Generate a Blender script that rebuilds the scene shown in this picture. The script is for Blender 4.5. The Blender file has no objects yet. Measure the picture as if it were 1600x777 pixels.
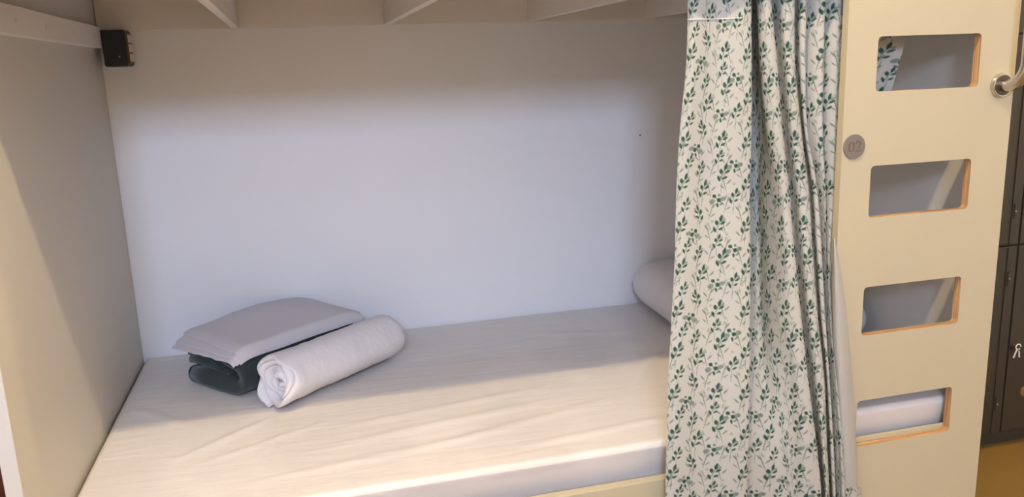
import bpy, bmesh, math, random
import numpy as np
from mathutils import Vector, Matrix, noise

random.seed(4)
scene = bpy.context.scene
COL = scene.collection
Z0 = 0.45            # mattress top above the floor; coordinates below are measured from the mattress top
FLOOR = -Z0

# ------------------------------------------------------------------ camera
F_PX, YAW, PITCH, ROLL = 1282.7, 0.2515, 0.2174, 0.0371
CAM = (0.468, -2.393, 0.7616)
def camera_matrix():
    cy, sy, cp, sp = math.cos(YAW), math.sin(YAW), math.cos(PITCH), math.sin(PITCH)
    f = Vector((sy * cp, cy * cp, -sp)); rt = Vector((cy, -sy, 0)); d = f.cross(rt)
    c, s = math.cos(ROLL), math.sin(ROLL)
    r2 = c * rt + s * d; d2 = -s * rt + c * d
    m = Matrix((r2, -d2, -f)).transposed().to_4x4()
    m.translation = Vector((CAM[0], CAM[1], CAM[2] + Z0))
    return m
cd = bpy.data.cameras.new('camera'); cam = bpy.data.objects.new('camera', cd); COL.objects.link(cam)
cam.matrix_world = camera_matrix()
cd.sensor_fit = 'HORIZONTAL'; cd.sensor_width = 36.0; cd.lens = F_PX / 1600 * 36; cd.clip_start = 0.02
scene.camera = cam

# ------------------------------------------------------------------ world, daylight, exposure
w = bpy.data.worlds.new('world'); scene.world = w; w.use_nodes = True
w.node_tree.nodes['Background'].inputs[0].default_value = (0.62, 0.75, 1.0, 1)
w.node_tree.nodes['Background'].inputs[1].default_value = 1.0
WIN = (-0.26, 0.24, 1.51, 1.97)      # window opening in the wall behind the camera: x0, x1, z0, z1
WY = -4.4
ld = bpy.data.lights.new('daylight', 'AREA'); ld.shape = 'RECTANGLE'
ld.size = WIN[1] - WIN[0]; ld.size_y = WIN[3] - WIN[2]; ld.energy = 76; ld.color = (0.52, 0.66, 1.0)
lo = bpy.data.objects.new('daylight', ld); COL.objects.link(lo)
lo.location = ((WIN[0] + WIN[1]) / 2, WY + 0.012, (WIN[2] + WIN[3]) / 2 + Z0)
lo.rotation_euler = (math.radians(90), 0, 0)
lo.rotation_euler = Vector((0, 1, 0)).to_track_quat('-Z', 'Z').to_euler()
scene.view_settings.view_transform = 'Standard'; scene.view_settings.look = 'None'
scene.view_settings.gamma = 1.0; scene.view_settings.use_curve_mapping = False
scene.view_settings.exposure = 0.08
LAMP = (0.72, -1.69, 2.30)           # small globe lamp on the room ceiling (top of its base)
FILL_LAMP = (2.75, -1.05, 2.30)          # added fill lamp over the aisle, lifts the room's ambient light
LAMP_E = 2750.0; FILL_LAMP_E = 1500.0; LAMP_COL = (1.0, 0.765, 0.46)

# ------------------------------------------------------------------ helpers
def tag(o, label=None, cat=None, group=None, kind=None):
    if label: o['label'] = label
    if cat: o['category'] = cat
    if group: o['group'] = group
    if kind: o['kind'] = kind
    return o
def root_origin(o):
    while o.parent: o = o.parent
    return Vector((o.location.x, o.location.y, o.location.z - Z0))
def thing(name, loc, label, cat, group=None):
    o = bpy.data.objects.new(name, None); o.empty_display_size = 0.05; COL.objects.link(o)
    o.location = (loc[0], loc[1], loc[2] + Z0); return tag(o, label, cat, group)
def mk(name, verts, faces, mats, parent=None, origin=None, smooth=False, fmat=None, label=None):
    verts = [Vector(v) for v in verts]
    if parent: org = root_origin(parent)
    elif origin: org = Vector(origin)
    else:
        n = len(verts); org = Vector((sum(v.x for v in verts) / n, sum(v.y for v in verts) / n, min(v.z for v in verts)))
    me = bpy.data.meshes.new(name); me.from_pydata([v - org for v in verts], [], faces)
    if not isinstance(mats, (list, tuple)): mats = [mats]
    for m in mats: me.materials.append(m)
    if fmat:
        for p, i in zip(me.polygons, fmat): p.material_index = i
    if smooth:
        for p in me.polygons: p.use_smooth = True
    bm = bmesh.new(); bm.from_mesh(me); bmesh.ops.recalc_face_normals(bm, faces=bm.faces); bm.to_mesh(me); bm.free()
    o = bpy.data.objects.new(name, me); COL.objects.link(o)
    if parent: o.parent = parent
    else: o.location = (org.x, org.y, org.z + Z0)
    if label: o['label'] = label
    return o
def bevel(o, w=0.002, seg=2):
    m = o.modifiers.new('bevel', 'BEVEL'); m.width = w; m.segments = seg; m.limit_method = 'ANGLE'; m.angle_limit = 0.6
    return o
def box_vf(x0, x1, y0, y1, z0, z1):
    v = [(x0,y0,z0),(x1,y0,z0),(x1,y1,z0),(x0,y1,z0),(x0,y0,z1),(x1,y0,z1),(x1,y1,z1),(x0,y1,z1)]
    f = [(0,3,2,1),(4,5,6,7),(0,1,5,4),(1,2,6,5),(2,3,7,6),(3,0,4,7)]
    return v, f
def box(name, b, mat, parent=None, bev=0.0015, label=None):
    v, f = box_vf(*b); o = mk(name, v, f, mat, parent, label=label)
    if bev: bevel(o, bev)
    return o
def struct(o): o['kind'] = 'structure'; return o
def cr(p0, p1, p2, p3, t):
    return 0.5 * ((2 * p1) + (-p0 + p2) * t + (2*p0 - 5*p1 + 4*p2 - p3) * t*t + (-p0 + 3*p1 - 3*p2 + p3) * t**3)
def spline(P, n):
    """Catmull-Rom through rows of P (k, ...) with n samples per span."""
    P = np.asarray(P, float); k = len(P); out = []
    for i in range(k - 1):
        a = P[max(i-1, 0)]; b = P[i]; c = P[i+1]; d = P[min(i+2, k-1)]
        for j in range(n): out.append(cr(a, b, c, d, j / n))
    out.append(P[-1]); return np.array(out)
def grid_faces(nu, nv, closed_u=False):
    f = []
    for j in range(nv - 1):
        for i in range(nu if closed_u else nu - 1):
            a = j*nu + i; b = j*nu + (i+1) % nu
            f.append((a, b, b + nu, a + nu))
    return f
def tube_vf(path, r, n=14):
    path = [Vector(p) for p in path]; V = []; up = None
    for i, p in enumerate(path):
        t = (path[min(i+1, len(path)-1)] - path[max(i-1, 0)]).normalized()
        if up is None: up = Vector((0,0,1)) if abs(t.z) < .9 else Vector((1,0,0))
        a = t.cross(up).normalized(); up = a.cross(t).normalized()
        for k in range(n):
            q = 2*math.pi*k/n; V.append(p + (a*math.cos(q) + up*math.sin(q)) * r)
    F = grid_faces(n, len(path), True); F.append(tuple(range(n))[::-1]); m = len(V); F.append(tuple(range(m-n, m)))
    return V, F
def lathe_vf(prof, c, axis, n=32):
    """prof: (radius, height) list; axis 'y-' points to the viewer side."""
    V = []
    for r, h in prof:
        for k in range(n):
            q = 2*math.pi*k/n
            if axis == 'y-': V.append((c[0] + r*math.cos(q), c[1] - h, c[2] + r*math.sin(q)))
            else: V.append((c[0] + r*math.cos(q), c[1] + r*math.sin(q), c[2] + h))
    F = grid_faces(n, len(prof), True); F.append(tuple(range(n))); m = len(V); F.append(tuple(range(m-n, m))); return V, F

# ------------------------------------------------------------------ materials
def new_mat(name):
    m = bpy.data.materials.new(name); m.use_nodes = True
    nt = m.node_tree; b = nt.nodes['Principled BSDF']; return m, nt, b
def srgb(r, g, b):
    f = lambda c: (c/255/12.92) if c/255 <= 0.04045 else ((c/255 + 0.055)/1.055)**2.4
    return (f(r), f(g), f(b), 1)
def plain(name, col, rough=0.5, var=0.04, scale=6, bump=0.0, bscale=200, metal=0.0, spec=0.4, sheen=0.0):
    m, nt, b = new_mat(name); N = nt.nodes; L = nt.links
    tc = N.new('ShaderNodeTexCoord'); nz = N.new('ShaderNodeTexNoise'); nz.inputs['Scale'].default_value = scale; nz.inputs['Detail'].default_value = 4
    L.new(tc.outputs['Object'], nz.inputs['Vector'])
    mx = N.new('ShaderNodeMix'); mx.data_type = 'RGBA'
    mx.inputs['A'].default_value = tuple(c*(1-var) for c in col[:3]) + (1,); mx.inputs['B'].default_value = tuple(min(1, c*(1+var)) for c in col[:3]) + (1,)
    L.new(nz.outputs['Fac'], mx.inputs['Factor']); L.new(mx.outputs['Result'], b.inputs['Base Color'])
    b.inputs['Roughness'].default_value = rough; b.inputs['Metallic'].default_value = metal; b.inputs['Specular IOR Level'].default_value = spec
    if sheen: b.inputs['Sheen Weight'].default_value = sheen
    if bump:
        n2 = N.new('ShaderNodeTexNoise'); n2.inputs['Scale'].default_value = bscale; n2.inputs['Detail'].default_value = 3
        L.new(tc.outputs['Object'], n2.inputs['Vector'])
        bp = N.new('ShaderNodeBump'); bp.inputs['Strength'].default_value = bump; bp.inputs['Distance'].default_value = 0.002
        L.new(n2.outputs['Fac'], bp.inputs['Height']); L.new(bp.outputs['Normal'], b.inputs['Normal'])
    return m
M_PANEL = plain('cream_laminate', (0.55, 0.49, 0.33), 0.42, 0.015, 3, 0.03, 400)
M_PANEL2 = plain('grey_white_laminate', (0.65, 0.62, 0.55), 0.5, 0.02, 3, 0.04, 300)
M_DECK = plain('brightened_laminate', (0.82, 0.76, 0.68), 0.5, 0.02, 3, 0.04, 300)  # laminate lightened so ribs look brighter and deck bounces light onto the wall
M_WALL = plain('white_wall_paint', (0.88, 0.87, 0.86), 0.55, 0.015, 4, 0.05, 250)
M_ROOM = plain('room_wall_paint', (0.88, 0.85, 0.81), 0.7, 0.02, 2, 0.05, 200)
M_CEIL = plain('ceiling_paint', (0.88, 0.87, 0.84), 0.8, 0.01, 2)
M_FLOOR = plain('ochre_vinyl', (0.235, 0.138, 0.034), 0.45, 0.08, 5, 0.05, 120)
M_LOCK = plain('dark_olive_metal', (0.045, 0.038, 0.026), 0.4, 0.08, 10, 0.05, 300)
M_LOCKD = plain('dark_olive_metal_frame', (0.05, 0.043, 0.03), 0.5, 0.08, 10)
M_STEEL = plain('brushed_steel', (0.62, 0.58, 0.52), 0.22, 0.04, 40, metal=1.0)
M_HINGE = plain('hinge_steel', (0.45, 0.42, 0.38), 0.3, 0.04, 40, metal=1.0)
M_DARKM = plain('dark_steel', (0.12, 0.10, 0.085), 0.3, 0.05, 40, metal=0.8)
M_BLACK = plain('black_plastic', (0.012, 0.014, 0.018), 0.42, 0.1, 30, 0.03, 500)
M_CELL = plain('white_plastic', (0.75, 0.72, 0.66), 0.4, 0.03, 20)
M_COPPER = plain('brown_edge', (0.16, 0.07, 0.035), 0.45, 0.15, 60)
M_MAHOG = plain('dark_mahogany', (0.13, 0.03, 0.018), 0.35, 0.3, 4)
M_DISC = plain('taupe_disc', (0.20, 0.178, 0.15), 0.4, 0.04, 30)
M_DIGIT = plain('brown_red_digit', (0.19, 0.095, 0.075), 0.45, 0.05, 30)
M_REV = plain('curtain_reverse', (0.44, 0.43, 0.39), 0.9, 0.03, 40, 0.1, 900)
M_THREAD = plain('white_thread', (0.9, 0.88, 0.82), 0.8, 0.02, 50)
M_GREEN = plain('dark_green_fleece', (0.040, 0.054, 0.050), 0.95, 0.25, 45, 0.35, 700, spec=0.1, sheen=0.25)
M_TOWEL = plain('white_terry', (0.80, 0.77, 0.77), 0.95, 0.03, 25, 0.9, 55, spec=0.1)
M_LINEN = plain('grey_white_linen', (0.66, 0.635, 0.65), 0.85, 0.02, 12, 0.12, 500, spec=0.2)
M_PILLOW = plain('pillow_cotton', (0.74, 0.70, 0.68), 0.9, 0.02, 10, 0.2, 60, spec=0.2)

def plywood():
    m, nt, b = new_mat('plywood_edge'); N = nt.nodes; L = nt.links
    tc = N.new('ShaderNodeTexCoord'); mp = N.new('ShaderNodeMapping'); mp.inputs['Scale'].default_value = (8, 340, 8)
    wv = N.new('ShaderNodeTexNoise'); wv.inputs['Scale'].default_value = 1.0; wv.inputs['Detail'].default_value = 2
    L.new(tc.outputs['Object'], mp.inputs['Vector']); L.new(mp.outputs['Vector'], wv.inputs['Vector'])
    cr_ = N.new('ShaderNodeValToRGB'); e = cr_.color_ramp.elements
    e[0].position = 0.35; e[0].color = (0.36, 0.17, 0.06, 1); e[1].position = 0.65; e[1].color = (0.66, 0.42, 0.20, 1)
    L.new(wv.outputs['Fac'], cr_.inputs['Fac']); L.new(cr_.outputs['Color'], b.inputs['Base Color']); b.inputs['Roughness'].default_value = 0.6
    return m
M_PLY = plywood()

def sheet_mat():
    m, nt, b = new_mat('cream_cotton_sheet'); N = nt.nodes; L = nt.links
    tc = N.new('ShaderNodeTexCoord')
    # faint uneven patches of the washed cotton
    nz = N.new('ShaderNodeTexNoise'); nz.inputs['Scale'].default_value = 3.0; nz.inputs['Detail'].default_value = 3
    L.new(tc.outputs['Object'], nz.inputs['Vector'])
    rp = N.new('ShaderNodeValToRGB'); e = rp.color_ramp.elements
    e[0].position = 0.44; e[0].color = (0.77, 0.72, 0.665, 1); e[1].position = 0.56; e[1].color = (0.83, 0.78, 0.72, 1)
    L.new(nz.outputs['Fac'], rp.inputs['Fac']); L.new(rp.outputs['Color'], b.inputs['Base Color'])
    b.inputs['Roughness'].default_value = 0.85; b.inputs['Specular IOR Level'].default_value = 0.2
    mp = N.new('ShaderNodeMapping'); mp.inputs['Scale'].default_value = (5, 26, 8); mp.inputs['Rotation'].default_value = (0, 0, 0.45)
    n2 = N.new('ShaderNodeTexNoise'); n2.inputs['Scale'].default_value = 1.0; n2.inputs['Detail'].default_value = 4; n2.inputs['Distortion'].default_value = 0.6
    L.new(tc.outputs['Object'], mp.inputs['Vector']); L.new(mp.outputs['Vector'], n2.inputs['Vector'])
    bp = N.new('ShaderNodeBump'); bp.inputs['Strength'].default_value = 0.35; bp.inputs['Distance'].default_value = 0.006
    L.new(n2.outputs['Fac'], bp.inputs['Height']); L.new(bp.outputs['Normal'], b.inputs['Normal'])
    return m
M_SHEET = sheet_mat()

# ---- printed curtain cloth: the flat print (sprigs, berries, rings, stems) is worked out on the cloth's own
# weave coordinates (metres) and stored as three ink masks; the material turns them into colour
SC = 1.07
TX, TY = 0.128, 0.162
def print_masks(U, V):
    """U (n), V (m): cloth coordinates; returns pale, mid, dark ink masks of shape (m, n)."""
    u = np.asarray(U, np.float32)[None, :] / SC; v = np.asarray(V, np.float32)[:, None] / SC
    sh_ = (len(V), len(U)); ink = {c: np.zeros(sh_, np.float32) for c in ('pale', 'mid', 'dark')}
    k = 0.001
    def mark(layer, base, c, ang, l, wd, oval=False, amt=1.0, hole=0.0):
        a = math.radians(ang); ca, sa = math.cos(a), math.sin(a); reach = max(l, wd) * 1.01
        du = (u - base[0] - c[0] + TX/2) % TX - TX/2; dv = (v - base[1] - c[1] + TY/2) % TY - TY/2
        iu = np.nonzero(np.abs(du[0]) < reach)[0]; iv = np.nonzero(np.abs(dv[:, 0]) < reach)[0]
        if not len(iu) or not len(iv): return
        x = du[:, iu]; y = dv[iv]
        p = (x*ca + y*sa)/l; q = (-x*sa + y*ca)/wd
        f = 1 - p*p - (q*q if oval else np.abs(q))
        m = np.clip(f/0.30, 0, 1)*amt
        if hole: m = m * (1 - 0.7*np.clip((f - hole)/0.2, 0, 1))
        ix = np.ix_(iv, iu); ink[layer][ix] = np.maximum(ink[layer][ix], m)
    def sprig(c, fl=1, s=1.0):
        q = k*s
        for (x, y, a, l, wd) in [(5, 15, 75, 8.0, 3.2), (-2.5, 7, 98, 5.6, 3.8), (8, 6.5, 32, 6.6, 2.6), (4.5, -4, 30, 5.8, 2.5), (-6, -5.5, 110, 6.6, 3.0)]:
            mark('dark', c, (fl*x*q, y*q), a if fl > 0 else 180-a, l*q, wd*q)
        mark('mid', c, (0, 2*q), 68 if fl > 0 else 112, 14*q, 0.9*q); mark('mid', c, (-fl*q, -20*q), 86, 15*q, 1.0*q, False, 0.7)
        mark('pale', c, (fl*10*q, 12*q), 40 if fl > 0 else 140, 4.5*q, 2*q)
    def berry(c, fl=1):
        mark('dark', c, (-6*fl*k, 8*k), 0, 3.9*k, 3.9*k, True); mark('mid', c, (3*fl*k, 10*k), 0, 2.8*k, 2.8*k, True)
        mark('dark', c, (2.5*fl*k, .5*k), 80, 4.6*k, 3.8*k, True); mark('mid', c, (-2*fl*k, 4*k), 135 if fl > 0 else 45, 7*k, k)
        mark('pale', c, (-10*fl*k, -2*k), 20, 6.4*k, 5*k, True); mark('pale', c, (10*fl*k, 3*k), 20, 6.6*k, 4.4*k, True)
        mark('dark', c, (0, -9*k), 100, 5.5*k, 2.5*k); mark('mid', c, (7*fl*k, -7*k), 30 if fl > 0 else 150, 5*k, 2*k)
    for c, fl, s in [((.010, .022), 1, 1.05), ((.018, .062), 1, .9), ((.012, .104), 1, 1.05), ((.022, .144), 1, .9), ((.050, .046), -1, .95), ((.056, .092), 1, 1.05), ((.048, .132), 1, .9),
                     ((.088, .024), 1, 1.05), ((.094, .122), 1, 1.1), ((.116, .078), 1, .95), ((.086, .154), 1, .85)]: sprig(c, fl, s)
    for c, fl in [((.086, .074), 1), ((.036, .008), -1), ((.116, .140), 1)]: berry(c, fl)
    for c in [(.072, .020), (.077, .034), (.070, .046), (.004, .075), (.010, .088), (.120, .092), (.116, .106), (.044, .096), (.036, .078), (.104, .010)]:
        mark('mid', c, (0, 0), 0, 2.9*k, 2.9*k, True, 0.75, 0.45)
    for x0, ph in [(.046, 0.0), (.100, 2.2), (.002, 4.0), (.072, 1.1)]:
        for j in range(4):
            c = (x0, (j + 0.3*ph) * TY/4); d = 1 if j % 2 else -1
            mark('pale', c, (d*2.5*k, 0), 90 - d*14, 23*k, 1.1*k); mark('pale', c, (d*7*k, 9*k), 90 - d*38, 8*k, 2.1*k)
            mark('pale', c, (-d*6*k, 2*k), 90 + d*42, 7.5*k, 1.9*k); mark('pale', c, (d*6*k, -8*k), 90 - d*50, 6*k, 1.5*k)
            mark('mid', c, (d*2*k, 14*k), 90 - d*20, 6*k, 2*k, False, 0.55)
    return ink['pale'], ink['mid'], ink['dark']
def curtain_mat():
    m, nt, b = new_mat('leaf_print_cotton'); N = nt.nodes; L = nt.links
    at = N.new('ShaderNodeAttribute'); at.attribute_name = 'ink'; sp = N.new('ShaderNodeSeparateXYZ'); L.new(at.outputs['Vector'], sp.inputs[0])
    tc = N.new('ShaderNodeTexCoord'); nz = N.new('ShaderNodeTexNoise'); nz.inputs['Scale'].default_value = 30; L.new(tc.outputs['Object'], nz.inputs['Vector'])
    def mixc(f, a, bcol, amt):
        ml = N.new('ShaderNodeMath'); ml.operation = 'MULTIPLY'; L.new(f, ml.inputs[0]); ml.inputs[1].default_value = amt
        n = N.new('ShaderNodeMix'); n.data_type = 'RGBA'; L.new(ml.outputs[0], n.inputs['Factor'])
        if isinstance(a, tuple): n.inputs['A'].default_value = a
        else: L.new(a, n.inputs['A'])
        n.inputs['B'].default_value = bcol; return n.outputs['Result']
    c = mixc(sp.outputs[0], (0.55, 0.55, 0.495, 1), (0.14, 0.195, 0.15, 1), 0.80)
    c = mixc(sp.outputs[1], c, (0.085, 0.16, 0.11, 1), 0.85)
    c = mixc(sp.outputs[2], c, (0.018, 0.078, 0.050, 1), 0.97)
    L.new(c, b.inputs['Base Color']); b.inputs['Roughness'].default_value = 0.85; b.inputs['Specular IOR Level'].default_value = 0.2
    bp = N.new('ShaderNodeBump'); bp.inputs['Strength'].default_value = 0.12; bp.inputs['Distance'].default_value = 0.004
    L.new(nz.outputs['Fac'], bp.inputs['Height']); L.new(bp.outputs['Normal'], b.inputs['Normal'])
    tr = N.new('ShaderNodeBsdfTranslucent'); L.new(c, tr.inputs['Color'])
    ms = N.new('ShaderNodeMixShader'); ms.inputs[0].default_value = 0.14
    L.new(b.outputs[0], ms.inputs[1]); L.new(tr.outputs[0], ms.inputs[2]); L.new(ms.outputs[0], N['Material Output'].inputs['Surface'])
    return m
M_PRINT = curtain_mat()

# ------------------------------------------------------------------ room shell
RX0, RX1, RY0, RZ1 = -1.1, 3.2, WY, 2.30
struct(box('floor', (RX0, RX1, RY0, 0.0, FLOOR - 0.05, FLOOR), M_FLOOR, bev=0))
wall_back = struct(box('wall_back', (RX0, RX1, 0.0, 0.06, FLOOR, RZ1), M_WALL, bev=0))
struct(box('wall_left', (RX0 - 0.06, RX0, RY0, 0.06, FLOOR, RZ1), M_ROOM, bev=0))
struct(box('wall_right', (RX1, RX1 + 0.06, RY0, 0.06, FLOOR, RZ1), M_ROOM, bev=0))
struct(box('ceiling', (RX0 - 0.06, RX1 + 0.06, RY0 - 0.06, 0.06, RZ1, RZ1 + 0.06), M_CEIL, bev=0))
V, F = [], []
for b in [(RX0, WIN[0], RY0-.06, RY0, FLOOR, RZ1), (WIN[1], RX1, RY0-.06, RY0, FLOOR, RZ1),
          (WIN[0], WIN[1], RY0-.06, RY0, FLOOR, WIN[2]), (WIN[0], WIN[1], RY0-.06, RY0, WIN[3], RZ1)]:
    v, f = box_vf(*b); n = len(V); V += v; F += [tuple(i + n for i in q) for q in f]
struct(mk('wall_front', V, F, M_ROOM))
V, F = [], []
for b in [(WIN[0]-.04, WIN[0], RY0, RY0+.02, WIN[2]-.04, WIN[3]+.04), (WIN[1], WIN[1]+.04, RY0, RY0+.02, WIN[2]-.04, WIN[3]+.04),
          (WIN[0], WIN[1], RY0, RY0+.02, WIN[2]-.04, WIN[2]), (WIN[0], WIN[1], RY0, RY0+.02, WIN[3], WIN[3]+.04)]:
    v, f = box_vf(*b); n = len(V); V += v; F += [tuple(i + n for i in q) for q in f]
win = struct(mk('window_1', V, F, M_CELL))
gm, gnt, gb = new_mat('window_glass'); gb.inputs['Transmission Weight'].default_value = 1; gb.inputs['Roughness'].default_value = 0.0; gb.inputs['IOR'].default_value = 1.1
box('pane', (WIN[0], WIN[1], RY0-.035, RY0-.03, WIN[2], WIN[3]), gm, win, bev=0)
# dark door in the back wall, left of the bunk
door = struct(box('door_1', (-1.02, -0.14, -0.035, -0.001, FLOOR, 1.55), M_MAHOG, bev=0.003))
box('door_panel', (-0.92, -0.24, -0.045, -0.034, 0.35, 1.40), M_MAHOG, door, 0.006)
box('door_panel', (-0.92, -0.24, -0.045, -0.034, -0.33, 0.20), M_MAHOG, door, 0.006)
v, f = lathe_vf([(.004, 0), (.022, 0), (.022, .006), (.008, .01), (.008, .045), (.004, .046)], (-0.95, -0.034, 0.52), 'y-', 20); mk('door_handle', v, f, M_STEEL, door, smooth=True)
# small dark speck and faint scuff on the white wall
v, f = lathe_vf([(.0006, .0), (.0028, .0), (.0022, .002), (.0005, .003)], (1.509, 0.0, 0.54), 'y-', 10); mk('nail_head', v, f, M_DARKM, wall_back)

# ceiling lamps: base, neck and glowing globe (the room's warm lamp and an added fill lamp)
def ceiling_lamp(P, label, E):
    em, ent, eb = new_mat('lamp_globe'); eb.inputs['Emission Color'].default_value = LAMP_COL + (1,); eb.inputs['Emission Strength'].default_value = E
    dl = thing('ceiling_lamp', (P[0], P[1], P[2] - 0.093), label, 'ceiling lamp', 'globe lamps on the room ceiling')
    v, f = lathe_vf([(.004, 0), (.060, 0), (.060, -.012), (.050, -.020), (.020, -.024), (.016, -.034), (.004, -.034)], P, 'z', 32); mk('base', v, f, M_CELL, dl, smooth=True)
    pr = [(max(.0005, .030*math.sin(math.pi*i/12)), -.033 - .030 + .030*math.cos(math.pi*i/12)) for i in range(13)]
    v, f = lathe_vf(pr, P, 'z', 24); mk('globe', v, f, em, dl, smooth=True)
ceiling_lamp(LAMP, 'small round globe lamp on the ceiling in front of the bunk', LAMP_E)
ceiling_lamp(FILL_LAMP, 'added fill lamp, small round globe on the ceiling by the dark lockers', FILL_LAMP_E)

# ------------------------------------------------------------------ bunk
PF, PB = -0.985, -0.967            # ladder panel front / back
PXL, PXR = 1.511, 1.914
bunk = thing('bunk_bed', (0.95, -0.5, FLOOR), 'built-in cream bunk bed with a ladder panel of four cut-out steps', 'bunk bed')
box('side_panel', (-0.025, 0.0, -1.04, -0.001, FLOOR, 1.75), M_PANEL2, bunk, 0.002)
box('end_panel', (1.895, PXR, PB, -0.001, FLOOR, 1.75), M_PANEL2, bunk, 0.001)
cl = box('side_cleat', (0.0, 0.020, -0.98, -0.016, 0.846, 0.897), M_DECK, bunk, 0.0015)
for y in (-0.753, -0.567, -0.353, -0.15):
    v, f = lathe_vf([(.0005, 0), (.006, 0), (.006, .0008), (.005, .0014), (.0005, .0016)], (0, 0, 0), 'z', 14)
    v = [(0.020 + p[2], y + p[0], 0.871 + p[1]) for p in v]; mk('screw_cap', v, f, M_CELL, cl, smooth=True)
box('back_cleat', (0.001, 1.894, -0.015, -0.001, 0.890, 1.02), M_DECK, bunk, 0.001)
for x0 in (0.330, 0.735, 1.152, 1.520):
    box('rib', (x0, x0 + 0.018, -0.875, -0.0155, 0.890, 1.02), M_DECK, bunk, 0.001)
box('deck_board', (0.0, 1.895, PB, -0.001, 1.02, 1.038), M_DECK, bunk, 0)
box('upper_rail', (0.0, PXL, PF, PB - 0.001, 0.900, 1.30), M_PANEL, bunk, 0.002)
box('bed_rail', (0.0, PXL, PF, -0.964, FLOOR + 0.03, -0.068), M_PANEL, bunk, 0.002)
box('rail_cleat', (PXL, 1.895, -0.9668, -0.9602, -0.14, -0.060), M_PANEL, bunk, 0.001)
box('bed_base', (0.0, 1.895, -0.9635, -0.001, -0.165, -0.142), M_PLY, bunk, 0)
# ladder panel with four rounded openings
cu = bpy.data.curves.new('ladder', 'CURVE'); cu.dimensions = '2D'; cu.fill_mode = 'BOTH'; cu.extrude = (PB - PF) / 2; cu.bevel_depth = 0
def poly(pts):
    s = cu.splines.new('POLY'); s.points.add(len(pts) - 1); s.use_cyclic_u = True
    for p, q in zip(s.points, pts): p.co = (q[0], q[1], 0, 1)
poly([(PXL, FLOOR), (PXR, FLOOR), (PXR, 1.75), (PXL, 1.75)])
HX0, HX1, HT, HS, HH = 1.5806, 1.8239, 0.7941, 0.2528, 0.106
for k in range(4):
    zt = HT - k*HS; zb = zt - HH; r = 0.009; pts = []
    for cx, cz, a0 in [(HX1-r, zt-r, 0), (HX0+r, zt-r, 90), (HX0+r, zb+r, 180), (HX1-r, zb+r, 270)]:
        for j in range(6):
            a = math.radians(a0 + 18*j); pts.append((cx + r*math.cos(a), cz + r*math.sin(a)))
    poly(pts)
to = bpy.data.objects.new('tmp', cu); COL.objects.link(to)
bpy.context.view_layer.update()
me = bpy.data.meshes.new_from_object(to.evaluated_get(bpy.context.evaluated_depsgraph_get()))
Vp = [(v.co.x, (PF + PB)/2 - v.co.z, v.co.y) for v in me.vertices]; Fp = [tuple(p.vertices) for p in me.polygons]
bpy.data.objects.remove(to)
fm = []
for q in Fp:
    xs = [Vp[i][0] for i in q]; ys = [Vp[i][1] for i in q]; zs = [Vp[i][2] for i in q]
    inner = max(ys) - min(ys) > 0.005 and min(xs) > PXL + .01 and max(xs) < PXR - .01 and min(zs) > FLOOR + .01 and max(zs) < 1.7
    fm.append(1 if inner else 0)
lp = mk('ladder_panel', Vp, Fp, [M_PANEL, M_PLY], bunk, fmat=fm)
bm = bmesh.new(); bm.from_mesh(lp.data); bmesh.ops.remove_doubles(bm, verts=bm.verts, dist=1e-5); bm.to_mesh(lp.data); bm.free()
# number disc
DC = (1.5375, PF, 0.583)
v, f = lathe_vf([(.0005, 0), (.0245, 0), (.0248, .002), (.024, .0035), (.0005, .0036)], DC, 'y-', 48)
disc = mk('number_disc', v, f, M_DISC, bunk, label='round taupe disc with the number 02')
def ribbon2d(name, pts, ws, c, mat, parent, y0, th=0.0006):
    V, F = [], []; n = len(pts)
    for i in range(n):
        a = Vector(pts[max(i-1, 0)]); b = Vector(pts[min(i+1, n-1)]); t = (b - a).normalized(); nn = Vector((-t.y, t.x))
        for s in (1, -1):
            p = Vector(pts[i]) + nn * (ws[i] * s)
            V += [(c[0] + p.x, y0, c[1] + p.y), (c[0] + p.x, y0 - th, c[1] + p.y)]
    for i in range(n - 1):
        a = 4*i; F += [(a+1, a+3, a+7, a+5), (a, a+4, a+6, a+2), (a, a+1, a+5, a+4), (a+2, a+6, a+7, a+3)]
    F += [(0, 2, 3, 1), (4*n-4, 4*n-3, 4*n-1, 4*n-2)]
    return mk(name, V, F, mat, parent)
n = 40; pts = [(0.0056*math.sin(2*math.pi*i/n), 0.0098*math.cos(2*math.pi*i/n)) for i in range(n + 1)]
ws = [0.0005 + 0.0011*abs(math.sin(2*math.pi*i/n)) for i in range(n + 1)]
ribbon2d('digit', pts, ws, (DC[0] - 0.0075, DC[2]), M_DIGIT, disc, DC[1] - 0.0034)
ctl = [(-.0052, .0052), (-.0040, .0085), (-.0004, .0100), (.0038, .0078), (.0040, .0040), (.0010, -.0010), (-.0022, -.0050), (-.0054, -.0086)]
p2 = spline(ctl, 6); ribbon2d('digit', [tuple(p) for p in p2], [0.0007 + 0.0009*math.sin(math.pi*min(1, i/(len(p2)-1)*1.25)) for i in range(len(p2))], (DC[0] + 0.0078, DC[2]), M_DIGIT, disc, DC[1] - 0.0034)
ribbon2d('digit_foot', [(-.0056, -.0088), (.0046, -.0088), (.0058, -.0052)], [.0011, .0011, .0004], (DC[0] + 0.0078, DC[2]), M_DIGIT, disc, DC[1] - 0.0034)
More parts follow.
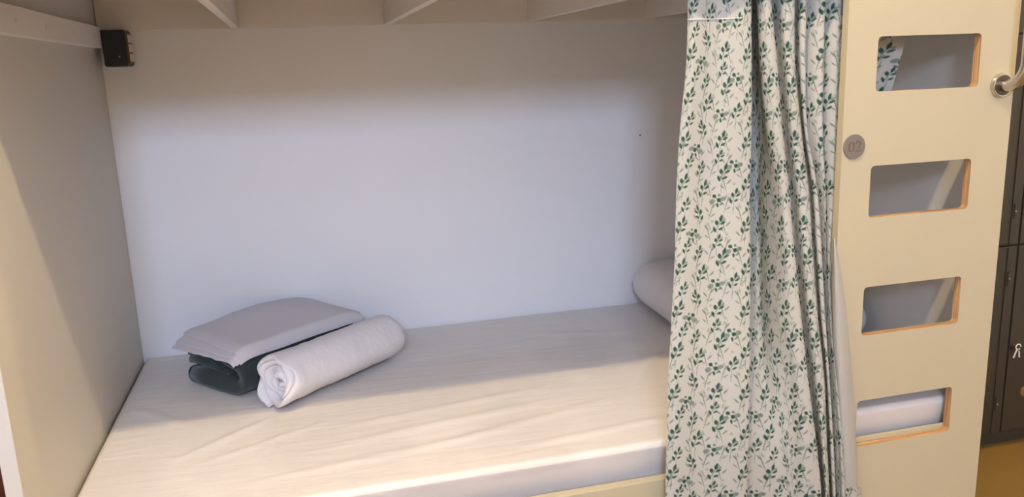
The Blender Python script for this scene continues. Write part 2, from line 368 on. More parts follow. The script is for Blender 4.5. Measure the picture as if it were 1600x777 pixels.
# grab rail bolted to the ladder panel
GX, GZ = 1.879, 0.689
path = [(GX, PF - .004, GZ), (GX, PF - .016, GZ)]
for i in range(9):
    a = math.radians(90*i/8); path.append((GX, PF - .018 - .045*math.sin(a), GZ + .045*(1 - math.cos(a))))
top = []
for p in reversed(path): top.append((p[0], p[1], 2*GZ + 0.50 - p[2]))
v, f = tube_vf(path + top, 0.0125, 20); gr = mk('grab_rail', v, f, M_STEEL, bunk, smooth=True, label='curved polished steel grab rail')
for z in (GZ, GZ + 0.50):
    v, f = lathe_vf([(.010, 0), (.0245, 0), (.0250, .004), (.0235, .009), (.0225, .0095)], (GX, PF, z), 'y-', 40); fl = mk('flange', v, f, M_STEEL, gr, smooth=False)
    v, f = lathe_vf([(.0125, .0088), (.0205, .0088), (.0205, .0105), (.0170, .0112), (.0125, .0112)], (GX, PF, z), 'y-', 40); mk('flange_cap', v, f, M_DARKM, gr)

# ------------------------------------------------------------------ lockers beyond the ladder
LY = -0.49
lk = thing('locker_bank', (2.65, -0.27, FLOOR), 'dark olive metal locker bank standing beyond the ladder panel', 'locker')
box('carcass', (2.185, 3.115, LY + 0.012, -0.01, -0.40, 1.42), M_LOCKD, lk, 0)
box('plinth', (2.20, 3.10, LY + 0.03, -0.02, FLOOR, -0.40), M_LOCKD, lk, 0)
for c in range(3):
    x0 = 2.185 + 0.31*c; x1 = x0 + 0.31
    for (z0, z1) in ((-0.40, 0.198), (0.198, 0.80), (0.80, 1.42)):
        d = box('door', (x0 + .003, x1 - .003, LY, LY + .011, z0 + .003, z1 - .003), M_LOCK, lk, 0.002)
        box('door_rim', (x1 - .038, x1 - .034, LY - .003, LY + .001, z0 + .006, z1 - .006), M_LOCKD, d, 0)
        for zz in (z0 + .103, z1 - .10):
            v, f = tube_vf([(x1 - .030, LY - .004, zz - .022), (x1 - .030, LY - .004, zz + .022)], .004, 10); mk('hinge', v, f, M_LOCKD, d)
            v, f = lathe_vf([(.0003, 0), (.003, 0), (.002, .002), (.0003, .0024)], (x1 - .030, LY - .0075, zz), 'y-', 10); mk('hinge_screw', v, f, M_HINGE, d)
        zc = z0 + .278
        v, f = lathe_vf([(.003, 0), (.010, 0), (.010, .005), (.003, .006)], (x0 + .017, LY, zc), 'y-', 18); mk('lock', v, f, M_DARKM, d)
        v, f = lathe_vf([(.0005, 0), (.018, 0), (.018, .0015), (.0005, .002)], (x0 + .078, LY, z0 + .128), 'y-', 28); mk('number_tag', v, f, M_HINGE, d)
key = thing('locker_key', (2.512, LY - .008, -0.145), 'small silver key with white tag hanging in the dark locker lock', 'key')
v, f = box_vf(2.5105, 2.5135, LY - .022, LY - .006, -0.128, -0.116); mk('blade', v, f, M_STEEL, key)
for dx, s in ((-.010, 1), (.011, -1)):
    v, f = tube_vf([(2.512, LY - .016, -0.120), (2.512 + dx*.6, LY - .016, -0.132), (2.512 + dx, LY - .014, -0.150)], .0022, 8); mk('tag_tie', v, f, M_THREAD, key)
v, f = tube_vf([(2.512 + .009*math.cos(a*math.pi/8), LY - .018, -0.115 + .009*math.sin(a*math.pi/8)) for a in range(0, 15)], .0016, 8); mk('ring', v, f, M_THREAD, key)

# ------------------------------------------------------------------ black corner box
cb = thing('corner_box', (0.049, -0.04, 0.80), 'small black box with three white cells on its side in the upper left corner', 'wall box')
BX0, BX1, BY, BZ0, BZ1 = 0.0210, 0.0765, -0.083, 0.799, 0.889
out = []
for (x, z, r, a0) in [(BX1-.006, BZ1-.006, .006, 0), (BX0+.002, BZ1-.002, .002, 90), (BX0+.006, BZ0+.006, .006, 180), (BX1-.006, BZ0+.006, .006, 270)]:
    for j in range(5): a = math.radians(a0 + 22.5*j); out.append((x + r*math.cos(a), z + r*math.sin(a)))
m_ = len(out); V = []
for y, s in ((-0.001, 1.0), (BY + .004, 1.0), (BY, .955)):
    for (x, z) in out: V.append((.0487 + (x - .0487)*s, y, .8465 + (z - .8465)*s))
F = grid_faces(m_, 3, True) + [tuple(range(m_)), tuple(range(2*m_, 3*m_))]
mk('shell', V, F, M_BLACK, cb)
box('side_frame', (BX1 - .001, BX1 + .0035, -0.074, -0.012, BZ0 + .006, BZ1 - .008), M_COPPER, cb, 0.001)
for i in range(3):
    z = BZ0 + .012 + i*.0235
    box('cell', (BX1 + .001, BX1 + .0055, -0.068, -0.018, z, z + .0195), M_CELL, cb, 0.001)
v, f = lathe_vf([(.0004, 0), (.0022, 0), (.0018, .0012), (.0004, .0014)], (.058, BY, .823), 'y-', 12); mk('indicator', v, f, M_HINGE, cb)

# ------------------------------------------------------------------ mattress
def nz3(x, y, z=0.0): return noise.noise(Vector((x, y, z)))
RIDGES = [((.19, -.70), (.34, -.57), .0045, .010), ((.24, -.74), (.48, -.62), .003, .010), ((.36, -.73), (.40, -.62), .0025, .008), ((.55, -.66), (.95, -.60), .003, .012),
          ((.50, -.75), (.95, -.68), .003, .014), ((.70, -.82), (1.10, -.72), .003, .014), ((.35, -.86), (.80, -.80), .003, .015), ((1.18, -.70), (1.36, -.45), .003, .012),
          ((1.25, -.60), (1.42, -.40), .003, .012), ((.90, -.88), (1.20, -.85), .003, .012), ((1.10, -.20), (1.35, -.28), .002, .015), ((.05, -.40), (.16, -.52), .003, .012)]
def ridge(x, y):
    h = 0
    for (a, b, A, s) in RIDGES:
        dx, dy = b[0]-a[0], b[1]-a[1]; L2 = dx*dx + dy*dy; t = ((x-a[0])*dx + (y-a[1])*dy)/L2
        if -.15 < t < 1.15:
            d = abs((x-a[0])*dy - (y-a[1])*dx)/math.sqrt(L2); fade = max(0, min(1, (t+.15)/.3)) * max(0, min(1, (1.15-t)/.3))
            d += .006*nz3(x*9, y*9, A*900)
            h += A*fade*math.exp(-(d/s)**2)
    return h
X0, X1, Y0, Y1, BOT = 0.004, 1.891, -0.956, -0.004, -0.141
nx, ny, R_ = 190, 120, 0.010
ring_prof = [(0.0, 0)] 
V = []
xs = [X0 + (X1-X0)*(0.5 - 0.5*math.cos(math.pi*i/(nx-1)))*0.25 + (X1-X0)*i/(nx-1)*0.75 for i in range(nx)]
ys = [Y0 + (Y1-Y0)*(0.5 - 0.5*math.cos(math.pi*j/(ny-1)))*0.35 + (Y1-Y0)*j/(ny-1)*0.65 for j in range(ny)]
for y in ys:
    for x in xs:
        d = min(x - X0, X1 - x, y - Y0, Y1 - y)
        e = 0 if d > R_ else R_ - math.sqrt(max(0, R_*R_ - (R_-d)**2))
        z = -e - .0010 + .0015*nz3(x*3, y*4, 3) + ridge(x, y) * min(1, d/.05)
        V.append((x, y, z))
F = grid_faces(nx, ny)
edge = [i for i in range(nx)] + [j*nx + nx-1 for j in range(1, ny)] + [(ny-1)*nx + i for i in range(nx-2, -1, -1)] + [j*nx for j in range(ny-2, 0, -1)]
prev = edge
for lv, (zz, off) in enumerate([(-.013, 0.0), (-.020, -.002), (-.036, -.006), (-.055, -.012), (-.070, -.018), (-.10, -.022), (BOT, -.024)]):
    base = len(V)
    for i in edge:
        x, y, _ = V[i]
        q = off + .0022*nz3(x*14, y*14, zz*9)*(1 if 0 < lv < 5 else 0)
        nxv = -1 if abs(x-X0) < 1e-6 else (1 if abs(x-X1) < 1e-6 else 0); nyv = -1 if abs(y-Y0) < 1e-6 else (1 if abs(y-Y1) < 1e-6 else 0)
        q = min(q, .003)
        V.append((x + nxv*q, y + nyv*q, zz))
    cur = list(range(base, base + len(edge))); m_ = len(edge)
    for k in range(m_): F.append((prev[k], prev[(k+1) % m_], cur[(k+1) % m_], cur[k]))
    prev = cur
F.append(tuple(prev))
mt = mk('mattress', V, F, M_SHEET, smooth=True)
tag(mt, 'long mattress in a cream white fitted sheet on the lower bunk', 'mattress')

# ------------------------------------------------------------------ pillow
def pillow():
    cx, cy, cz = 1.659, -0.352, 0.088; a, b, c = 0.222, 0.332, 0.086
    V = []; nu, nv = 72, 36
    for j in range(nv + 1):
        ph = -math.pi/2 + math.pi*j/nv
        for i in range(nu):
            th = 2*math.pi*i/nu
            sg = lambda q, e: math.copysign(abs(q)**e, q)
            x = a*sg(math.cos(ph), .47)*sg(math.cos(th), .33); y = b*sg(math.cos(ph), .47)*sg(math.sin(th), .33); z = c*sg(math.sin(ph), .85)
            corner = (abs(x)/a)**3*(abs(y)/b)**3
            z *= 1 - .35*corner
            q = 1 + .02*nz3(x*14, y*14, z*14); x *= q; y *= q
            z += .006*nz3(x*9 + 3, y*9, z*9) + .004*math.sin(40*x + 22*y)*math.exp(-((abs(x)/a - 1)/.3)**2)
            z = max(z, -.084 + .004*(1 - (x/a)**2))
            V.append((cx + x, cy + y, cz + z))
    V2 = V
    return V2, grid_faces(nu, nv + 1, True)
v, f = pillow(); po_ = mk('pillow', v, f, M_PILLOW, smooth=True); tag(po_, 'plump white pillow at the bed head behind the curtain', 'pillow')

# ------------------------------------------------------------------ folded blanket, folded sheet, rolled towel
P0 = Vector((0.145, -0.250, 0)); EL = Vector((math.cos(math.radians(38)), math.sin(math.radians(38)), 0)); EW = Vector((EL.y, -EL.x, 0))
def S(l, w_, z): return P0 + EL*l + EW*w_ + Vector((0, 0, z))
def ribbon_outline(path, half):
    n = len(path); up, dn = [], []
    for i in range(n):
        a = Vector(path[max(i-1, 0)]); b = Vector(path[min(i+1, n-1)]); t = (b - a).normalized(); nn = Vector((-t.y, t.x)); p = Vector(path[i])
        up.append(p + nn*half[i]); dn.append(p - nn*half[i])
    def cap(i, sgn):
        a = Vector(path[i]); b = Vector(path[i+1] if i == 0 else path[i-1]); t = (a - b).normalized(); nn = Vector((-t.y, t.x)) * sgn; r = half[i]; o = []
        for k in range(1, 6):
            q = math.pi*k/6; o.append(a + nn*(r*math.cos(q)) + t*(r*math.sin(q)))
        return o
    return up + cap(n-1, -1) + dn[::-1] + cap(0, -1)
def extrude_ribbon(path, half, l0, l1, n, jit, seed, mapf):
    """Thick folded band swept along the stack; both ends rounded off."""
    V = []; rows = [(0, .35), (.0025, .7), (.007, .92), (.014, 1.0)]
    ts = [(d, k) for d, k in rows] + [(.014 + (l1 - l0 - .028)*i/n, 1.0) for i in range(1, n)] + [(l1 - l0 - d, k) for d, k in reversed(rows)]
    N_ = len(path); m = None
    for d, k in ts:
        o2 = ribbon_outline(path, [h*k for h in half]); m = len(o2)
        fade = max(0, 1 - d/.06)
        for p in o2:
            l = l0 + d + jit*fade*nz3(p.x*16, p.y*30, seed)
            dz = .003*nz3(l*12, p.x*12, p.y*20 + seed); dw = .004*nz3(l*8, p.y*25, seed + 5)
            V.append(mapf(l, p.x + dw, max(.001, p.y + dz)))
    R = len(ts); F = grid_faces(m, R, True)
    for base in (0, (R - 1)*m):              # end caps as cross quads of the band
        up = list(range(N_)); dn = [N_ + 5 + (N_ - 1 - i) for i in range(N_)]
        for i in range(N_ - 1): F.append((base + up[i], base + up[i+1], base + dn[i+1], base + dn[i]))
        F.append(tuple(base + q for q in [up[-1]] + list(range(N_, N_ + 5)) + [dn[-1]])); F.append(tuple(base + q for q in [dn[0]] + list(range(2*N_ + 5, 2*N_ + 10)) + [up[0]]))
    return V, F
WD, LG = 0.250, 0.370
bl = thing('folded_blanket', tuple(S(LG/2, WD/2, 0)), 'dark green folded fleece blanket under the folded white sheet', 'blanket')
pa = [(.022, .026), (.08, .026), (.14, .026), (WD-.052, .027)]
ha = [.022, .024, .025, .025]
for k in range(1, 8):
    q = -math.pi/2 + math.pi*k/8; pa.append((WD-.052 + .034*math.cos(q), .061 + .034*math.sin(q))); ha.append(.018)
pa += [(WD-.06, .096), (.14, .102), (.07, .104), (.022, .100)]; ha += [.014, .013, .012, .011]
v, f = extrude_ribbon(pa, ha, 0, LG, 24, .016, 1, S); mk('outer_fold', v, f, M_GREEN, bl, smooth=True)
pb = [(.018, .066), (.06, .070), (.12, .066), (.172, .060)]
v, f = extrude_ribbon(pb, [.012, .013, .012, .010], .004, LG - .01, 20, .012, 7, S); mk('inner_fold', v, f, M_GREEN, bl, smooth=True)
pc = [(.030, .084), (.09, .087), (.160, .076)]
v, f = extrude_ribbon(pc, [.006, .006, .005], -.004, LG - .02, 20, .012, 11, S); mk('inner_fold', v, f, M_GREEN, bl, smooth=True)

sh = thing('folded_sheet', tuple(S(LG/2, WD/2, .112)), 'grey white folded bed sheet lying on the dark green blanket', 'bed sheet')
def sheet_layer(l0, l1, w0, w1, dz, skew, droop, th, seed):
    nu, nw = 50, 36; top, bot = [], []
    for j in range(nw + 1):
        w_ = w0 + (w1 - w0)*j/nw
        for i in range(nu + 1):
            t = i/nu; l = l0 + (l1 - l0)*t + skew*(1 - t)*(1 - j/nw) + .004*nz3(w_*30, seed, t*3)*(1 - t)
            k = max(0, (w_ - (WD - .022)))/.036
            z = .1195 + .018*math.exp(-((l - .22)/.16)**2)*math.exp(-((w_ - .03)/.13)**2) - droop*min(k, 1.0)**1.25 + .0018*nz3(l*14, w_*14, seed*.2)
            z -= .020*max(0, min(1, (.03 - l)/.06))**1.5        # the loose left end sinks over the blanket
            z -= .006*max(0, (l - .32)/.06)**2 if l > .32 else 0
            ww = w_ - .016*min(k, 1)**2
            top.append(S(l, ww, z + dz)); bot.append(S(l, ww, z + dz - th))
    n = len(top); F = grid_faces(nu + 1, nw + 1); F2 = [tuple(q + n for q in reversed(a)) for a in F]
    e = [i for i in range(nu + 1)] + [j*(nu+1) + nu for j in range(1, nw + 1)] + [nw*(nu+1) + i for i in range(nu - 1, -1, -1)] + [j*(nu+1) for j in range(nw - 1, 0, -1)]
    m = len(e); F3 = [(e[k], e[(k+1) % m], e[(k+1) % m] + n, e[k] + n) for k in range(m)]
    return top + bot, F + F2 + F3
for (l0, l1, w0, w1, dz, sk, dr, th, sd) in [(-.002, LG + .020, -.006, WD + .004, .012, .010, .036, .0045, 1), (-.012, LG + .008, -.004, WD + .000, .0066, -.004, .029, .0035, 2),
                                        (-.020, LG + .004, -.002, WD - .004, .0024, -.010, .024, .003, 3), (-.014, LG, .0, WD - .008, -.0012, -.002, .019, .0025, 4)]:
    v, f = sheet_layer(l0, l1, w0, w1, dz, sk, dr, th, sd); mk('sheet_layer', v, f, M_LINEN, sh, smooth=False)
for o in sh.children:
    for p in o.data.polygons: p.use_smooth = True
    o.modifiers.new('edge', 'EDGE_SPLIT').split_angle = 0.9

tw = thing('rolled_towel', (0.53, -0.385, 0), 'white rolled towel lying in front of the dark blanket', 'towel')
A0 = Vector((0.369, -0.515, 0)); A1 = Vector((0.676, -0.248, 0)); AX = (A1 - A0); LT = AX.length; AX.normalize(); AP = Vector((AX.y, -AX.x, 0))
def towel():
    RR = .069; hb = .0066; turns = (RR - hb - .004)/(2*hb); n = 190; path = []
    for i in range(n + 1):
        t = i/n; th = -2.0 - 2*math.pi*turns*(1 - t); r = .004 + (RR - hb - .004)*t
        path.append((r*math.cos(th)*(1 + .05*math.sin(3*th + 2)), r*math.sin(th)*(1 + .04*math.sin(2*th))))
    V = []; m = None; N_ = len(path)
    stations = [(0, .45), (.006, .8), (.016, .97)] + [(.016 + (1 - .032)*i/34, .97) for i in range(1, 34)] + [(1 - .016, .97), (1 - .006, .8), (1, .45)]
    for t, k in stations:
        o2 = ribbon_outline(path, [hb*k]*N_); m = len(o2)
        for p in o2:
            r = min(1, p.length/RR); th = math.atan2(p.y, p.x)
            s0 = .020*(1 - r) + .016*nz3(p.x*22, p.y*22, 2.0) + .008*math.sin(th*2 + r*9); s1 = LT + .012 - .040*r**3 + .006*nz3(p.x*20, p.y*20, 7)
            s = s0 + (s1 - s0)*t
            end = max(0, (s - (LT - .05))/.06)
            k2 = 1 - .14*min(1, end)**2 + .04*max(0, 1 - s/.10)
            k2 *= 1 + .045*nz3(p.x*10, p.y*10, s*9 + 3) + .028*nz3(p.x*22 + s*30, p.y*22, s*14) + .006*math.sin(s*70 + th*3)*max(0, 1 - s/.22)
            z = RR*.97 + p.y*k2; z = max(z, .0015 + .0012*(1 + nz3(p.x*30, s*20)))
            q = A0 + AX*s + AP*(p.x*k2); V.append((q.x, q.y, z))
    R = len(stations); F = grid_faces(m, R, True)
    for base in (0, (R - 1)*m):
        up = list(range(N_)); dn = [N_ + 5 + (N_ - 1 - i) for i in range(N_)]
        for i in range(N_ - 1): F.append((base + up[i], base + up[i+1], base + dn[i+1], base + dn[i]))
        F.append(tuple(base + q for q in [up[-1]] + list(range(N_, N_ + 5)) + [dn[-1]])); F.append(tuple(base + q for q in [dn[0]] + list(range(2*N_ + 5, 2*N_ + 10)) + [up[0]]))
    return V, F
v, f = towel(); mk('towel_cloth', v, f, M_TOWEL, tw, smooth=True)
# ------------------------------------------------------------------ curtain
CURT=[[(1.193,-0.947,0.871),(1.204,-0.955,0.870),(1.251,-0.947,0.870),(1.291,-0.959,0.869),(1.312,-0.961,0.868),(1.322,-0.951,0.869),(1.332,-0.916,0.872),(1.363,-0.871,0.875),(1.383,-0.856,0.876),(1.363,-0.896,0.873),(1.339,-0.943,0.869),(1.341,-0.963,0.868),(1.352,-0.965,0.867),(1.361,-0.955,0.868),(1.369,-0.925,0.870),(1.381,-0.925,0.870),(1.383,-0.959,0.867),(1.403,-0.963,0.867),(1.413,-0.953,0.867),(1.421,-0.925,0.870),(1.431,-0.927,0.869),(1.427,-0.953,0.867),(1.439,-0.955,0.867),(1.450,-0.927,0.869),(1.464,-0.949,0.867),(1.480,-0.955,0.866),(1.491,-0.927,0.868),(1.507,-0.947,0.866),(1.529,-0.947,0.866),(1.634,-0.906,0.868),(1.737,-0.897,0.867)],
[(1.191,-0.947,0.756),(1.203,-0.955,0.755),(1.252,-0.947,0.754),(1.293,-0.959,0.752),(1.316,-0.961,0.751),(1.326,-0.951,0.751),(1.335,-0.916,0.751),(1.366,-0.871,0.751),(1.390,-0.856,0.750),(1.374,-0.896,0.750),(1.350,-0.943,0.750),(1.356,-0.963,0.750),(1.370,-0.965,0.749),(1.379,-0.955,0.749),(1.388,-0.925,0.749),(1.399,-0.925,0.749),(1.396,-0.959,0.749),(1.410,-0.963,0.748),(1.419,-0.953,0.748),(1.428,-0.925,0.748),(1.438,-0.927,0.748),(1.431,-0.953,0.747),(1.442,-0.955,0.747),(1.452,-0.927,0.747),(1.466,-0.949,0.746),(1.482,-0.955,0.746),(1.493,-0.927,0.746),(1.508,-0.947,0.745),(1.528,-0.947,0.744),(1.620,-0.906,0.742),(1.704,-0.897,0.739)],
[(1.179,-0.948,0.637),(1.193,-0.956,0.637),(1.247,-0.948,0.633),(1.293,-0.960,0.631),(1.319,-0.962,0.630),(1.329,-0.952,0.629),(1.338,-0.917,0.626),(1.369,-0.872,0.622),(1.399,-0.857,0.620),(1.388,-0.897,0.623),(1.366,-0.944,0.627),(1.371,-0.964,0.628),(1.385,-0.966,0.627),(1.394,-0.956,0.626),(1.403,-0.926,0.624),(1.415,-0.926,0.623),(1.412,-0.960,0.625),(1.427,-0.964,0.625),(1.437,-0.954,0.623),(1.445,-0.926,0.621),(1.456,-0.928,0.621),(1.445,-0.954,0.623),(1.451,-0.956,0.623),(1.462,-0.928,0.621),(1.473,-0.950,0.621),(1.486,-0.956,0.621),(1.497,-0.928,0.619),(1.511,-0.948,0.619),(1.531,-0.948,0.618),(1.601,-0.912,0.612),(1.661,-0.904,0.608)],
[(1.170,-0.952,0.515),(1.185,-0.960,0.515),(1.241,-0.952,0.510),(1.290,-0.964,0.508),(1.317,-0.966,0.506),(1.327,-0.956,0.504),(1.337,-0.921,0.498),(1.368,-0.876,0.490),(1.400,-0.861,0.486),(1.391,-0.901,0.492),(1.388,-0.948,0.498),(1.391,-0.968,0.501),(1.403,-0.970,0.500),(1.412,-0.960,0.498),(1.422,-0.930,0.493),(1.434,-0.930,0.492),(1.431,-0.964,0.497),(1.448,-0.968,0.497),(1.458,-0.958,0.494),(1.466,-0.930,0.490),(1.477,-0.932,0.490),(1.469,-0.958,0.494),(1.478,-0.960,0.493),(1.489,-0.932,0.489),(1.492,-0.954,0.491),(1.496,-0.960,0.492),(1.507,-0.932,0.487),(1.515,-0.952,0.489),(1.529,-0.952,0.488),(1.567,-0.926,0.482),(1.595,-0.920,0.479)],
[(1.160,-0.968,0.392),(1.175,-0.976,0.392),(1.232,-0.968,0.385),(1.283,-0.980,0.383),(1.311,-0.982,0.381),(1.322,-0.972,0.378),(1.331,-0.937,0.369),(1.362,-0.892,0.357),(1.398,-0.877,0.350),(1.392,-0.917,0.359),(1.393,-0.964,0.369),(1.397,-0.984,0.373),(1.411,-0.986,0.372),(1.420,-0.976,0.369),(1.430,-0.946,0.362),(1.442,-0.946,0.361),(1.438,-0.980,0.368),(1.453,-0.984,0.368),(1.463,-0.974,0.365),(1.472,-0.946,0.358),(1.483,-0.948,0.357),(1.474,-0.974,0.364),(1.484,-0.976,0.363),(1.495,-0.948,0.356),(1.493,-0.970,0.361),(1.493,-0.976,0.362),(1.504,-0.948,0.355),(1.504,-0.968,0.360),(1.510,-0.968,0.359),(1.512,-0.968,0.359),(1.516,-0.967,0.358)],
[(1.145,-0.986,0.269),(1.161,-0.994,0.270),(1.221,-0.986,0.260),(1.274,-0.998,0.258),(1.304,-1.000,0.255),(1.314,-0.990,0.251),(1.320,-0.960,0.241),(1.347,-0.922,0.227),(1.384,-0.909,0.219),(1.385,-0.943,0.229),(1.391,-0.982,0.240),(1.401,-1.002,0.244),(1.419,-1.004,0.243),(1.429,-0.994,0.239),(1.439,-0.964,0.229),(1.451,-0.964,0.227),(1.445,-0.998,0.238),(1.459,-1.002,0.238),(1.469,-0.992,0.233),(1.478,-0.964,0.224),(1.489,-0.966,0.223),(1.478,-0.992,0.232),(1.486,-0.994,0.232),(1.497,-0.966,0.223),(1.493,-0.988,0.230),(1.492,-0.994,0.231),(1.503,-0.966,0.222),(1.502,-0.986,0.228),(1.505,-0.986,0.228),(1.506,-0.987,0.228),(1.508,-0.986,0.227)],
[(1.129,-1.006,0.146),(1.146,-1.014,0.147),(1.208,-1.006,0.135),(1.264,-1.018,0.132),(1.295,-1.020,0.129),(1.305,-1.010,0.123),(1.305,-0.991,0.116),(1.324,-0.966,0.104),(1.367,-0.958,0.095),(1.384,-0.980,0.101),(1.401,-1.002,0.107),(1.410,-1.022,0.114),(1.428,-1.024,0.112),(1.438,-1.014,0.107),(1.448,-0.984,0.094),(1.460,-0.984,0.092),(1.454,-1.018,0.106),(1.467,-1.022,0.106),(1.477,-1.012,0.100),(1.487,-0.984,0.089),(1.498,-0.986,0.088),(1.484,-1.012,0.100),(1.489,-1.014,0.100),(1.501,-0.986,0.087),(1.498,-1.008,0.096),(1.497,-1.014,0.098),(1.508,-0.986,0.086),(1.509,-1.006,0.094),(1.515,-1.006,0.093),(1.516,-1.007,0.093),(1.518,-1.006,0.093)],
[(1.119,-1.021,0.019),(1.136,-1.029,0.020),(1.199,-1.021,0.006),(1.257,-1.033,0.003),(1.288,-1.035,-0.001),(1.299,-1.025,-0.008),(1.293,-1.015,-0.011),(1.305,-1.003,-0.019),(1.356,-0.998,-0.029),(1.390,-1.010,-0.030),(1.404,-1.017,-0.029),(1.419,-1.037,-0.022),(1.443,-1.039,-0.025),(1.454,-1.029,-0.031),(1.465,-0.999,-0.047),(1.477,-0.999,-0.049),(1.463,-1.033,-0.031),(1.469,-1.037,-0.030),(1.480,-1.027,-0.036),(1.489,-0.999,-0.051),(1.501,-1.001,-0.051),(1.488,-1.027,-0.037),(1.495,-1.029,-0.038),(1.507,-1.001,-0.052),(1.504,-1.023,-0.042),(1.505,-1.029,-0.039),(1.516,-1.001,-0.054),(1.517,-1.021,-0.045),(1.523,-1.021,-0.046),(1.524,-1.022,-0.045),(1.526,-1.021,-0.046)],
[(1.115,-1.026,-0.084),(1.133,-1.034,-0.083),(1.196,-1.026,-0.098),(1.253,-1.038,-0.102),(1.284,-1.040,-0.107),(1.294,-1.030,-0.114),(1.287,-1.022,-0.117),(1.298,-1.012,-0.124),(1.356,-1.009,-0.136),(1.399,-1.018,-0.139),(1.412,-1.022,-0.139),(1.429,-1.042,-0.132),(1.456,-1.044,-0.135),(1.467,-1.034,-0.143),(1.478,-1.004,-0.161),(1.490,-1.004,-0.163),(1.474,-1.038,-0.142),(1.478,-1.042,-0.140),(1.488,-1.032,-0.148),(1.498,-1.004,-0.164),(1.509,-1.006,-0.165),(1.496,-1.032,-0.149),(1.502,-1.034,-0.149),(1.514,-1.006,-0.166),(1.512,-1.028,-0.154),(1.512,-1.034,-0.151),(1.524,-1.006,-0.168),(1.524,-1.026,-0.157),(1.531,-1.026,-0.158),(1.531,-1.027,-0.158),(1.534,-1.026,-0.159)]]
FLAP=[[(1.500,-0.984,0.401),(1.493,-0.996,0.404),(1.494,-0.998,0.404),(1.501,-0.990,0.402),(1.509,-0.980,0.399),(1.512,-0.974,0.398)],
[(1.500,-0.992,0.298),(1.498,-1.004,0.301),(1.505,-1.006,0.301),(1.519,-0.998,0.298),(1.529,-0.988,0.294),(1.528,-0.982,0.293)],
[(1.505,-1.000,0.163),(1.506,-1.012,0.166),(1.517,-1.014,0.166),(1.535,-1.006,0.161),(1.547,-0.996,0.156),(1.543,-0.990,0.154)],
[(1.518,-1.006,0.021),(1.519,-1.018,0.026),(1.532,-1.020,0.025),(1.551,-1.012,0.019),(1.563,-1.002,0.013),(1.560,-0.996,0.011)],
[(1.527,-1.010,-0.111),(1.529,-1.022,-0.105),(1.542,-1.024,-0.106),(1.561,-1.016,-0.114),(1.573,-1.006,-0.121),(1.570,-1.000,-0.123)],
[(1.532,-1.010,-0.148),(1.533,-1.022,-0.142),(1.546,-1.024,-0.143),(1.565,-1.016,-0.150),(1.577,-1.006,-0.158),(1.574,-1.000,-0.160)],
[(1.538,-1.010,-0.188),(1.539,-1.022,-0.182),(1.551,-1.024,-0.183),(1.570,-1.016,-0.190),(1.582,-1.006,-0.198),(1.578,-1.000,-0.201)]]
HEM=[[(1.527,-1.012,-0.143),(1.534,-1.024,-0.138),(1.556,-1.022,-0.143),(1.579,-1.014,-0.151),(1.584,-1.006,-0.156)],
[(1.529,-1.012,-0.162),(1.535,-1.024,-0.157),(1.558,-1.022,-0.162),(1.580,-1.014,-0.171),(1.585,-1.006,-0.176)],
[(1.531,-1.012,-0.201),(1.538,-1.024,-0.195),(1.560,-1.022,-0.201),(1.583,-1.014,-0.209),(1.588,-1.006,-0.215)]]
def cr_weights(k, ts):
    """Catmull-Rom weights: rows for parameters ts (0..k-1) over k control points."""
    W = np.zeros((len(ts), k))
    for r_, t in enumerate(ts):
        i = min(int(t), k - 2); x = t - i
        for c, wv in zip((max(i-1, 0), i, i+1, min(i+2, k-1)),
                         (-.5*x + x*x - .5*x**3, 1 - 2.5*x*x + 1.5*x**3, .5*x + 2*x*x - 1.5*x**3, -.5*x*x + .5*x**3)): W[r_, c] += wv
    return W
def cloth_grid(rows, step, ext_top=(), ext_bot=()):
    P = np.array(rows, float)
    if len(ext_top): P = np.concatenate([[P[0] + (P[0] - P[1])*np.array([.15, .0, 1])*k for k in ext_top], P])
    if len(ext_bot): P = np.concatenate([P, [P[-1] + (P[-1] - P[-2])*np.array([.25, .05, 1])*k for k in ext_bot]])
    kv, ku = P.shape[:2]
    tu = np.linspace(0, ku - 1, 20*ku); tv = np.linspace(0, kv - 1, 20*kv)
    Pu = np.einsum('ab,vbc->vac', cr_weights(ku, tu), P); lu = np.concatenate([[0], np.cumsum(np.linalg.norm(np.diff(Pu, axis=1), axis=2).mean(0))])
    Pv = np.einsum('ab,bvc->avc', cr_weights(kv, tv), P); lv = np.concatenate([[0], np.cumsum(np.linalg.norm(np.diff(Pv, axis=0), axis=2).mean(1))])
    U = np.linspace(0, lu[-1], max(8, int(lu[-1]/step))); V_ = np.linspace(0, lv[-1], max(8, int(lv[-1]/step)))
    Wu = cr_weights(ku, np.interp(U, lu, tu)); Wv = cr_weights(kv, np.interp(V_, lv, tv))
    return np.einsum('ab,bvc->avc', Wv, np.einsum('ab,vbc->vac', Wu, P)), U, V_
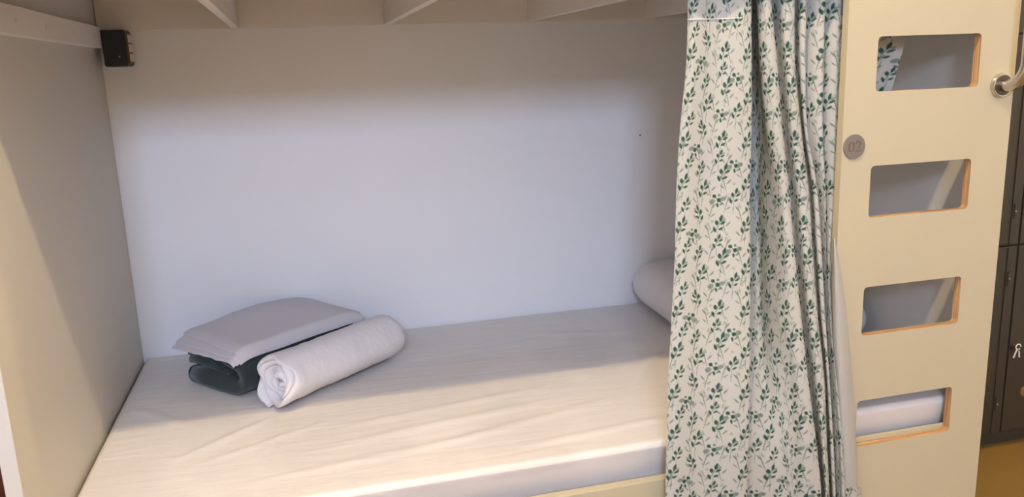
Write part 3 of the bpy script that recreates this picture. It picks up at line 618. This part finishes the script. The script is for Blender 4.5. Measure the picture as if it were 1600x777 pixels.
def cloth_obj(name, rows, step, mat, parent, printed, u0=0.0, v0=0.0, ext_top=(), ext_bot=(), label=None):
    G, U, V_ = cloth_grid(rows, step, ext_top, ext_bot); nv, nu, _ = G.shape
    org = np.array(root_origin(parent)); me = bpy.data.meshes.new(name)
    me.vertices.add(nu*nv); me.vertices.foreach_set('co', (G.reshape(-1, 3) - org).astype(np.float32).ravel())
    a = (np.arange(nv - 1)[:, None]*nu + np.arange(nu - 1)[None, :]).ravel(); q = np.stack([a, a + nu, a + nu + 1, a + 1], 1).astype(np.int32)
    me.loops.add(q.size); me.loops.foreach_set('vertex_index', q.ravel())
    me.polygons.add(len(q)); me.polygons.foreach_set('loop_start', np.arange(0, q.size, 4, dtype=np.int32))
    me.update(calc_edges=True); me.polygons.foreach_set('use_smooth', np.ones(len(q), bool)); me.materials.append(mat)
    if printed:
        p, m, d = print_masks(U + u0, -(V_ + v0)); at = me.attributes.new('ink', 'FLOAT_VECTOR', 'POINT')
        at.data.foreach_set('vector', np.stack([p, m, d], 2).astype(np.float32).ravel())
    o = bpy.data.objects.new(name, me); COL.objects.link(o); o.parent = parent
    if label: o['label'] = label
    return o, G
ct = thing('curtain', (1.34, -1.0, -0.36), 'white cotton curtain printed with green leaf sprigs, drawn to the ladder side', 'curtain')
_, G = cloth_obj('cloth', CURT, 0.0013, M_PRINT, ct, True, ext_top=(0.34, 0.20, 0.08), ext_bot=(0.6, 1.6, 2.4))
# stitched heading seam
zr = 0.836
seam = []
nv, nu, _ = G.shape
for i in range(0, nu):
    col = G[:, i]; k = int(np.argmin(np.abs(col[:, 2] - zr))); seam.append((col[k, 0] - .0012, col[k, 1] - .0016, zr))
v, f = tube_vf(seam[0:int(nu*0.16)], .0009, 6); mk('heading_seam', v, f, M_THREAD, ct)
cloth_obj('turned_edge', FLAP, 0.003, M_REV, ct, False, label='plain pale reverse side of the curtain edge')
cloth_obj('hem_corner', HEM, 0.0013, M_PRINT, ct, True, 0.03, 0.02)
rod = thing('curtain_rod', (0.95, -0.945, 0.915), 'thin steel curtain rod under the upper bunk front', 'curtain rod')
v, f = tube_vf([(0.002, -0.935, 0.898), (1.893, -0.935, 0.898)], .006, 12); mk('rod', v, f, M_STEEL, rod, smooth=True)
for x in (0.0055, 1.8895):
    v, f = tube_vf([(x - .004, -0.935, 0.898), (x + .004, -0.935, 0.898)], .012, 14); mk('rod_socket', v, f, M_STEEL, rod)
